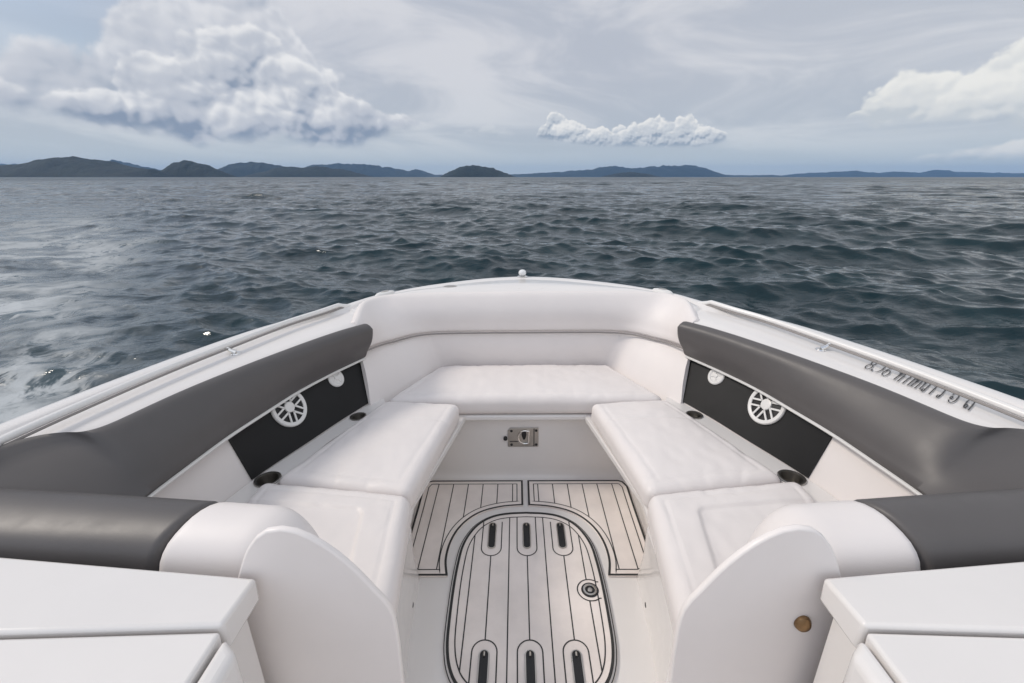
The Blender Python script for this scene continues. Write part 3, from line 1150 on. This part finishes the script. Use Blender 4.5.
# ================================================================== SEA
def sea():
    nr, nf = 1750, 1080
    R0, R1 = 1.3, 25000.0
    r = np.exp(np.linspace(math.log(R0), math.log(R1), nr))
    front = np.linspace(-66, 66, nf)
    back = np.linspace(66, 294, 92)[1:-1]
    ang = np.radians(np.concatenate([front, back]))
    na = len(ang)
    Rr, A = np.meshgrid(r.astype(np.float32), ang.astype(np.float32), indexing='ij')
    X = Rr * np.sin(A)
    Y = Rr * np.cos(A) + np.float32(.4)
    Zz = np.zeros_like(X)
    DX = np.zeros_like(X)
    DY = np.zeros_like(X)
    cell = r * max(math.log(R1 / R0) / nr, math.radians(132) / nf * .8)
    W = R(203)            # waves run towards the viewer, slightly across
    nw = 300
    lam = np.exp(rng.uniform(math.log(.15), math.log(24), nw))
    for l in lam:
        spread = .30 + .62 * math.exp(-l / 1.1)
        th = W + rng.normal(0, spread)
        k = 2 * math.pi / l
        kx, ky = k * math.sin(th), k * math.cos(th)
        steep = (.037 * math.exp(-(math.log(l / .55) / 1.15) ** 2) + .024 * math.exp(-(math.log(l / 4.5) / .8) ** 2))
        a = steep / k * rng.uniform(.6, 1.4)
        ph0 = rng.uniform(0, 6.283)
        fade = np.clip((l / (cell * 2.2) - 1) / 1.0, 0, 1)
        im = int(np.count_nonzero(fade > 0))
        if im < 2:
            continue
        f = (fade[:im, None] * a).astype(np.float32)
        ph = np.float32(kx) * X[:im] + np.float32(ky) * Y[:im] + np.float32(ph0)
        sn = np.sin(ph) * f
        Zz[:im] += np.cos(ph) * f
        DX[:im] -= np.float32(math.sin(th)) * sn
        DY[:im] -= np.float32(math.cos(th)) * sn
    # gusts: patches where the sea is rougher
    g = .92 + .42 * np.sin(X * .043 + 1.1 * np.sin(Y * .021)) * np.sin(Y * .037 + 1.7 + .8 * np.sin(X * .018))
    near = np.clip((Rr - 2.0) / 2.5, .25, 1)
    wk = np.clip((-X - .8 * Y + 1.5) / 5.5, 0, 1) * np.clip((110 - Rr) / 90, 0, 1)
    Zz *= g * near * (1 - .5 * wk * wk * (3 - 2 * wk))
    X = X + DX * near
    Y = Y + DY * near
    co = np.stack([X, Y, Zz], -1).reshape(-1, 3)
    i = np.arange(nr - 1)[:, None]
    j = np.arange(na)[None, :]
    jn = (j + 1) % na
    quads = np.stack([i * na + j, i * na + jn, (i + 1) * na + jn, (i + 1) * na + j], -1).reshape(-1, 4)
    me = bpy.data.meshes.new('sea')
    me.vertices.add(len(co))
    me.vertices.foreach_set('co', co.astype(np.float32).ravel())
    me.loops.add(len(quads) * 4)
    me.loops.foreach_set('vertex_index', quads.astype(np.int32).ravel())
    me.polygons.add(len(quads))
    me.polygons.foreach_set('loop_start', np.arange(0, len(quads) * 4, 4, dtype=np.int32))
    me.polygons.foreach_set('use_smooth', np.ones(len(quads), bool))
    me.update()
    me.validate()
    return me


m, nt, p = new_mat('sea_water')
b = NB(nt)
pos = b.n('ShaderNodeNewGeometry').outputs['Position']
sep = b.n('ShaderNodeSeparateXYZ')
nt.links.new(pos, sep.inputs[0])
px, py, pz = sep.outputs
dist = b.m('SQRT', b.add(b.mul(px, px), b.mul(py, py)))
# churned wake water along the port side
wob = b.noise(pos, .45, 4, .6)
edge = b.add(b.mul(px, -1.0), b.add(b.mul(py, -.80), b.mul(b.sub(wob, .5), 5.0)))
band = b.ss(edge, -1.2, 2.6)
band = b.mul(band, b.ss(dist, 60.0, 9.0))
lace2 = b.noise(pos, .55, 5, .6, .5)
r1 = b.noise(b.comb(b.mul(px, .8), b.mul(py, .65), 0.0), 1.1, 5, .6, .9)
r2 = b.noise(b.comb(b.mul(px, .8), b.mul(py, .65), 4.0), 3.2, 4, .6, .6)
web = b.mx(b.sub(1.0, b.mul(b.m('ABSOLUTE', b.sub(r1, .5)), 9.0)), b.mul(b.sub(1.0, b.mul(b.m('ABSOLUTE', b.sub(r2, .5)), 8.0)), .8))
milky = b.mul(band, b.ss(lace2, .30, .75))
foam = b.mul(b.mul(band, b.ss(lace2, .36, .58)), b.ss(web, .05, .80))
deep = b.mix(b.ss(lace2, .3, .7), (.003, .017, .024), (.005, .025, .033))
c1 = b.mix(b.mul(milky, .55), deep, (.12, .165, .19))
c2 = b.mix(b.mul(foam, .75), c1, (.55, .58, .60))
b.put(p.inputs['Base Color'], c2)
rough = b.m('MULTIPLY_ADD', b.ss(dist, 12.0, 500.0), .26, .02)
b.put(p.inputs['Roughness'], b.mx(rough, b.mul(foam, .8)))
p.inputs['IOR'].default_value = 1.333
# ripples
mp = b.n('ShaderNodeMapping')
mp.inputs['Rotation'].default_value = (0, 0, R(20))
mp.inputs['Scale'].default_value = (.62, 1.25, 1)
nt.links.new(pos, mp.inputs['Vector'])
n1 = b.noise(mp.outputs[0], 3.4, 4, .6, .3)
n2 = b.noise(pos, 11.0, 3, .6, .2)
n3 = b.noise(mp.outputs[0], .30, 5, .62, .3)
n4 = b.noise(mp.outputs[0], 1.0, 5, .62, .3)
h = b.add(b.add(b.mul(n1, .030), b.mul(n2, .005)), b.add(b.mul(b.mul(n3, b.ss(b.noise(pos, .035, 3, .6), .38, .62, .45, 1.5)), b.ss(dist, 40.0, 200.0, 0.0, 1.1)), b.mul(n4, b.ss(dist, 12.0, 55.0, 0.0, .34))))
bn = b.n('ShaderNodeBump')
bn.inputs['Strength'].default_value = 1.0
bn.inputs['Distance'].default_value = 1.0
b.put(bn.inputs['Height'], h)
nt.links.new(bn.outputs[0], p.inputs['Normal'])
M['sea'] = m
struct(link('sea', sea(), 'sea'))

# ================================================================== ISLANDS
m, nt, p = new_mat('forest_hill')
b = NB(nt)
pos = b.n('ShaderNodeNewGeometry').outputs['Position']
nz = b.noise(pos, .012, 6, .65)
b.put(p.inputs['Base Color'], b.mix(b.ss(nz, .35, .65), (.007, .014, .015), (.016, .026, .022)))
p.inputs['Roughness'].default_value = .9
bn = b.n('ShaderNodeBump')
bn.inputs['Distance'].default_value = 14
b.put(bn.inputs['Height'], b.noise(pos, .03, 5, .65))
nt.links.new(bn.outputs[0], p.inputs['Normal'])
M['forest'] = m

FPX = 455.1
ISL = [  # distance, skyline [(picture x, height in px above the horizon)]
    (18000, [(-60, 2), (-30, 7), (0, 12), (14, 13), (30, 9), (60, 4), (80, 0)]),
    (5200, [(-120, 1), (-70, 8), (-20, 8), (10, 11), (30, 13.5), (50, 16.5), (75, 20), (95, 17.5), (115, 12.5), (135, 9.5), (152, 6.5), (163, 0)]),
    (14000, [(90, 6), (110, 16), (122, 15), (140, 11), (165, 6), (180, 0)]),
    (5600, [(158, 0), (166, 7), (175, 13), (192, 15.5), (206, 12.5), (218, 7), (228, 0)]),
    (10500, [(205, 0), (222, 9), (232, 13.5), (250, 14.5), (267, 14), (280, 10.5), (300, 7), (320, 2), (330, 0)]),
    (7600, [(245, 0), (262, 5), (280, 9), (300, 9.5), (325, 10), (350, 6), (370, 0)]),
    (15000, [(290, 3), (312, 11.5), (340, 13), (370, 12), (390, 9), (410, 6), (416, 8), (428, 4), (440, 0)]),
    (6500, [(440, 0), (449, 5), (460, 9.5), (475, 11.5), (492, 9), (505, 4), (516, 0)]),
    (17000, [(420, 0), (436, 2.2), (470, 2), (500, 2.2), (520, 2.8), (560, 5), (595, 8), (605, 10.5), (616, 10), (630, 8.5), (650, 10), (680, 11.5), (697, 10.5), (712, 5.5), (722, 2), (745, 1.6), (770, 2), (790, 0)]),
    (8500, [(600, 0), (613, 3), (630, 5), (645, 3.5), (660, 0)]),
    (21000, [(775, 0), (790, 3), (820, 4.5), (850, 6), (875, 4), (892, 5.5), (915, 4), (932, 7.5), (950, 5), (975, 4.5), (1010, 3.5), (1060, 5), (1100, 2), (1130, 0)]),
]
CAMX, CAMZ = -.04, 1.9
for dist_, sky in ISL:
    nx = 150
    xs = np.linspace(sky[0][0], sky[-1][0], nx)
    hs = np.interp(xs, [s[0] for s in sky], [s[1] for s in sky])
    ny = 26
    width = (sky[-1][0] - sky[0][0]) / FPX * dist_
    depth = min(1500., max(500., width * .35))
    co, fc = [], []
    for i in range(nx):
        Xr = (xs[i] - 516) / FPX / 1.063 * dist_
        Hh = hs[i] / FPX * .885 * dist_ + CAMZ * .0
        for j in range(ny):
            v = j / (ny - 1) * 2 - 1
            prof = max(0, 1 - abs(v) ** 1.7) ** .9
            yy = dist_ + v * depth * .5
            nzv = mnoise.fractal((Xr * .004, yy * .004, dist_ * .01), 1.0, 2.1, 5)
            nz2 = mnoise.fractal((Xr * .02, yy * .02, dist_ * .02), 1.0, 2.1, 3)
            zz = Hh * prof * (1 + .16 * nzv) + (nz2 * 9.0 + 2.0) * min(1, Hh / 30) * prof - 3 * (1 - prof)
            co.append((Xr * (yy / dist_ if False else 1), yy, zz if Hh > .5 else -2))
    for i in range(nx - 1):
        for j in range(ny - 1):
            q = i * ny + j
            fc.append((q, q + ny, q + ny + 1, q + 1))
    me = bpy.data.meshes.new('island')
    me.from_pydata(co, [], fc)
    me.polygons.foreach_set('use_smooth', [True] * len(me.polygons))
    struct(link('island', me, 'forest'))

# ================================================================== AIR
m = bpy.data.materials.new('sea_haze')
m.use_nodes = True
nt = m.node_tree
nt.nodes.clear()
out = nt.nodes.new('ShaderNodeOutputMaterial')
pv = nt.nodes.new('ShaderNodeVolumePrincipled')
pv.inputs['Color'].default_value = (.30, .55, .95, 1)
pv.inputs['Density'].default_value = 0.000026
pv.inputs['Anisotropy'].default_value = 0.0
nt.links.new(pv.outputs[0], out.inputs['Volume'])
M['haze'] = m
hz = obj('haze', box(-26000, 26000, -6000, 26000, -30, 520), 'haze', None, None)
struct(hz, 'stuff')

# ================================================================== SKY
SUN_EL, SUN_AZ = R(42), R(-84)      # azimuth from +y, clockwise positive
w = bpy.data.worlds.new('World')
scene.world = w
w.use_nodes = True
w.cycles.sampling_method = 'MANUAL'
w.cycles.sample_map_resolution = 256
nt = w.node_tree
nt.nodes.clear()
b = NB(nt)
wout = b.n('ShaderNodeOutputWorld')
bg = b.n('ShaderNodeBackground')
SKY_STR = .1
bg.inputs['Strength'].default_value = SKY_STR
nt.links.new(bg.outputs[0], wout.inputs[0])
tc = b.n('ShaderNodeTexCoord').outputs['Generated']
sky = b.n('ShaderNodeTexSky')
sky.sky_type = 'NISHITA'
sky.sun_disc = False
sky.sun_elevation = SUN_EL
sky.sun_rotation = SUN_AZ
sky.altitude = 0
sky.air_density = 1.0
sky.dust_density = 2.0
sp = b.n('ShaderNodeSeparateXYZ')
nt.links.new(tc, sp.inputs[0])
dx, dy, dz = sp.outputs
DEG = 180 / math.pi
az = b.mul(b.m('ARCTAN2', dx, dy), DEG)
el = b.mul(b.m('ARCSINE', dz), DEG)
elp = b.mx(el, 0.0)


def S(v):
    """sRGB 0..255 triple to background colour (linear / strength)"""
    return tuple((((c / 255 + .055) / 1.055) ** 2.4) / SKY_STR for c in v)


def noise2(vec, scale, detail, rough=.5, dist=0.0, color=False):
    nd = b.n('ShaderNodeTexNoise', noise_dimensions='2D')
    nt.links.new(vec, nd.inputs['Vector'])
    nd.inputs['Scale'].default_value = scale
    nd.inputs['Detail'].default_value = detail
    nd.inputs['Roughness'].default_value = rough
    nd.inputs['Distortion'].default_value = dist
    return nd.outputs[1 if color else 0]


def voro2(vec, scale, detail, rough):
    nd = b.n('ShaderNodeTexVoronoi', feature='F1', voronoi_dimensions='2D')
    nt.links.new(vec, nd.inputs['Vector'])
    nd.inputs['Scale'].default_value = scale
    nd.inputs['Detail'].default_value = detail
    nd.inputs['Roughness'].default_value = rough
    nd.inputs['Lacunarity'].default_value = 2.2
    return nd.outputs['Distance']


# high overcast sheet: streaky, flattening towards the horizon
eln = b.m('POWER', b.m('DIVIDE', elp, 20.0), .6)
st1 = noise2(b.comb(b.mul(az, .05), b.add(b.mul(eln, 4.2), b.mul(az, .012)), 0), 1.0, 5, .58, .5)
st2 = noise2(b.comb(b.mul(az, .022), b.add(b.mul(eln, 1.6), 7.0), 0), 1.0, 3, .5)
base = b.mix(b.ss(elp, 0.5, 13.0), S((198, 208, 215)), S((205, 206, 214)))
base = b.mix(b.ss(az, 0.0, 45.0), base, b.mix(b.ss(elp, 0.5, 12.0), S((198, 209, 216)), S((217, 218, 222))))
streak = b.mix(b.ss(st1, .34, .66), S((178, 186, 199)), S((224, 225, 229)))
base = b.mix(b.mul(b.ss(elp, .5, 4.0), .62), base, streak)
base = b.mix(b.mul(b.ss(elp, 6.0, 1.0), .5), base, S((197, 208, 215)))
# real blue in the gaps (upper left)
gap = b.mul(b.mul(b.ss(az, -25.0, -42.0), b.ss(elp, 4.0, 10.0)), b.ss(st2, .38, .58))
base = b.mix(b.mul(gap, .75), base, b.mix(.8, S((160, 176, 198)), sky.outputs[0]))
# thin everywhere: a share of the clear sky shines through
base = b.mix(.06, base, sky.outputs[0])

# one field of billows serves every bank; its grain changes in the clear gaps between them
sc = b.curve(az, [(-80, .19), (-9.6, .19), (-8.9, .5), (1.6, .5), (2.0, .50), (27.5, .50), (28.5, .24), (80, .24)], -80, 80, 0, 1)
pv = b.comb(b.mul(az, sc), b.mul(b.mul(el, sc), 1.25), 0)
wn = noise2(pv, 1.1, 2, .5, 0, True)
vm = b.n('ShaderNodeVectorMath', operation='MULTIPLY_ADD')
nt.links.new(wn, vm.inputs[0])
vm.inputs[1].default_value = (.30, .30, 0)
nt.links.new(pv, vm.inputs[2])
pw = vm.outputs[0]


def shift(vec, x, y):
    nd = b.n('ShaderNodeVectorMath', operation='ADD')
    nt.links.new(vec, nd.inputs[0])
    nd.inputs[1].default_value = (x, y, 0)
    return nd.outputs[0]




def dome(v):
    return b.sub(.60, b.mul(b.m('POWER', v, 1.7), 1.15))


f0 = dome(voro2(pw, 1.0, 2.0, .42))
f1 = dome(voro2(shift(pw, -.07, .13), 1.0, 2.0, .42))
g0 = dome(voro2(pw, .45, 0.0, .5))
g1 = dome(voro2(shift(pw, -.16, .30), .45, 0.0, .5))
fn = b.sub(noise2(pv, 1.6, 6, .58), .5)
relief = b.add(b.mul(b.sub(f0, f1), .62), b.mul(b.sub(g0, g1), .55))
edge_n = b.add(b.add(b.mul(f0, .65), b.mul(g0, .45)), b.mul(fn, 1.15))


def cumulus(top_pts, base_pts, a0, a1, amp, soft, dark, midc, lite, flat=.25, body=.5, rel=1.0, thick=2.6):
    """a bank of cumulus between a base line and a top line (degrees)"""
    top = b.curve(az, top_pts, a0, a1, -6.0, 26.0)
    bot = b.curve(az, base_pts, a0, a1, -6.0, 26.0)
    tp_ = b.sub(b.add(top, b.mul(edge_n, amp)), el)
    bt_ = b.sub(el, b.add(bot, b.mul(b.add(edge_n, fn), amp * flat)))
    alpha = b.mul(b.ss(tp_, 0.0, soft), b.ss(bt_, -soft * .4, soft * 1.5))
    hgt = b.ss(b.add(b.sub(el, bot), b.mul(b.add(f0, fn), amp * .34)), .06 * amp, thick)
    rim = b.ss(tp_, 2.2 * soft, .3 * soft)
    shade = b.add(b.add(b.mul(hgt, body), b.mul(rim, .22)), b.add(b.mul(relief, rel), b.add(b.mul(fn, .14), .10)))
    c = b.mix(b.ss(shade, .0, .45), dark, midc)
    c = b.mix(b.ss(shade, .40, .95), c, lite)
    return alpha, c


def over(dst, ac, k=1.0):
    a, c = ac
    return b.mix(b.mul(a, k), dst, c)


# soft grey-white towers behind, upper left
base = over(base, cumulus([(-75, 6), (-46, 7.0), (-43.5, 10.2), (-41, 10.6), (-38.5, 11.6), (-37, 15), (-34, 20), (-25, 20), (-23.2, 15.5), (-21.8, 13.0), (-20.8, 10.6), (-18, 9), (-14, 6), (-11, 4), (0, -5)],
                          [(-75, 5), (-46, 5.0), (-30, 4.8), (-13, 5.0), (0, 4)], -75, 0, 2.8, 1.5,
                          S((172, 181, 195)), S((199, 203, 212)), S((226, 227, 231)), .3, .40, 1.0, 6.0), .90)
# main cumulus bank, left
base = over(base, cumulus([(-75, 5), (-48, 6.4), (-45.1, 6.7), (-43.4, 5.8), (-41.8, 6.2), (-39.1, 7.0), (-37.5, 9.2), (-35.5, 10.6), (-33.7, 10.6), (-32.2, 11.6), (-29.3, 12.6), (-26, 12.8), (-23.7, 11.8), (-22.5, 10.4), (-19.7, 9.8), (-18.7, 8.6), (-17.0, 7.5), (-14.4, 7.0), (-12.9, 6.6), (-11.2, 6.1), (-10.0, 5.2), (-9, -2), (0, -5)],
                          [(-75, 4.4), (-45.7, 5.2), (-44, 5.2), (-41.8, 4.5), (-40, 4.0), (-37.2, 3.7), (-34.2, 3.3), (-32.8, 2.7), (-28.4, 3.1), (-25.5, 3.6), (-23.7, 3.2), (-19.2, 2.8), (-17, 3.4), (-14.8, 4.3), (-11.4, 5.0), (-9.6, 5.4), (0, 6)], -75, 0, 2.3, .75,
                          S((138, 152, 173)), S((193, 198, 208)), S((238, 238, 239)), .22, .44, 1.15, 2.8), .95)
# small cumulus, centre right
base = over(base, cumulus([(-14, -5), (1.2, -5), (1.9, 3.0), (2.7, 5.5), (3.6, 6.6), (4.6, 7.0), (6.0, 6.2), (7.7, 5.6), (10.5, 5.2), (13.8, 5.5), (15.8, 6.1), (16.7, 5.4), (18, 6.2), (19, 6.1), (20.5, 5.1), (22.5, 4.4), (23.4, 3.6), (25, -4), (34, -5)],
                          [(-14, 4.6), (0, 4.4), (2.7, 4.1), (5, 3.7), (9.6, 3.2), (20.3, 3.0), (22, 3.3), (23.4, 3.9), (25, 4.8), (34, 5)], -14, 34, 1.0, .32,
                          S((152, 165, 181)), S((204, 209, 215)), S((241, 240, 238)), .0, .50, 1.1, 1.9), .94)
base = over(base, cumulus([(-12, -5), (-8.2, -5), (-7.2, 4.4), (-5.8, 5.1), (-3, 5.7), (-1.9, 5.5), (-.2, 4.6), (.8, -5), (24, -5)],
                          [(-12, 4.2), (-7, 4.2), (0, 4.1), (24, 4)], -12, 24, .8, .9,
                          S((186, 196, 205)), S((206, 211, 216)), S((224, 226, 228)), .2, .6, .8, 1.0), .62)
# bright bank, right
base = over(base, cumulus([(26, -5), (31, -5), (32.3, 3), (33.2, 6.2), (34.8, 7.4), (36, 8.3), (38, 8.9), (42, 9.0), (45, 9.4), (52, 10), (75, 10)],
                          [(26, 6), (34, 5.0), (36, 4.2), (41, 4.0), (46, 3.6), (75, 4)], 26, 75, 1.8, .7,
                          S((201, 207, 212)), S((222, 224, 224)), S((243, 242, 237)), .8, .55, 1.0, 2.6), .93)
base = over(base, cumulus([(26, -5), (35, -3), (37.5, 1.0), (39.5, 1.8), (41.8, 2.3), (44, 2.6), (46, 3.2), (60, 4), (75, 4)],
                          [(26, 2), (38, 1.2), (46, 1.1), (75, 1)], 26, 75, .7, .5,
                          S((188, 199, 207)), S((213, 217, 220)), S((233, 233, 231)), .2, .6, 1.0, 1.2), .85)
# below the horizon: dull sea tone for the few rays that leave downwards
base = b.mix(b.ss(el, -.2, -2.0), base, S((70, 84, 94)))
# overcast is brighter overhead; brightness behind the boat is added fill for aft-facing faces
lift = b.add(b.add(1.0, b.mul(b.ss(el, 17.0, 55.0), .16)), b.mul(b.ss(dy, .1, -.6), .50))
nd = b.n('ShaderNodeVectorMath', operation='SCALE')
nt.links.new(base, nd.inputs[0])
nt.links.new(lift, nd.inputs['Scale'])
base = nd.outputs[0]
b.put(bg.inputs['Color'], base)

sun = bpy.data.lights.new('sun', 'SUN')
sun.energy = 1.65
sun.angle = R(12)
sun.color = (1.0, .92, .82)
so = bpy.data.objects.new('sun', sun)
COL.objects.link(so)
d = Vector((math.sin(SUN_AZ) * math.cos(SUN_EL), math.cos(SUN_AZ) * math.cos(SUN_EL), math.sin(SUN_EL)))
so.rotation_euler = d.to_track_quat('Z', 'Y').to_euler()
so.location = d * 50

# ================================================================== CAMERA
cam = bpy.data.cameras.new('camera')
cam.sensor_width = 36
cam.lens = 16.0
cam.clip_start = .05
cam.clip_end = 60000
co = bpy.data.objects.new('camera', cam)
COL.objects.link(co)
co.location = (CAMX, 0, CAMZ)
co.rotation_euler = (R(90) - math.atan(164.5 / FPX), 0, R(.5))
scene.camera = co
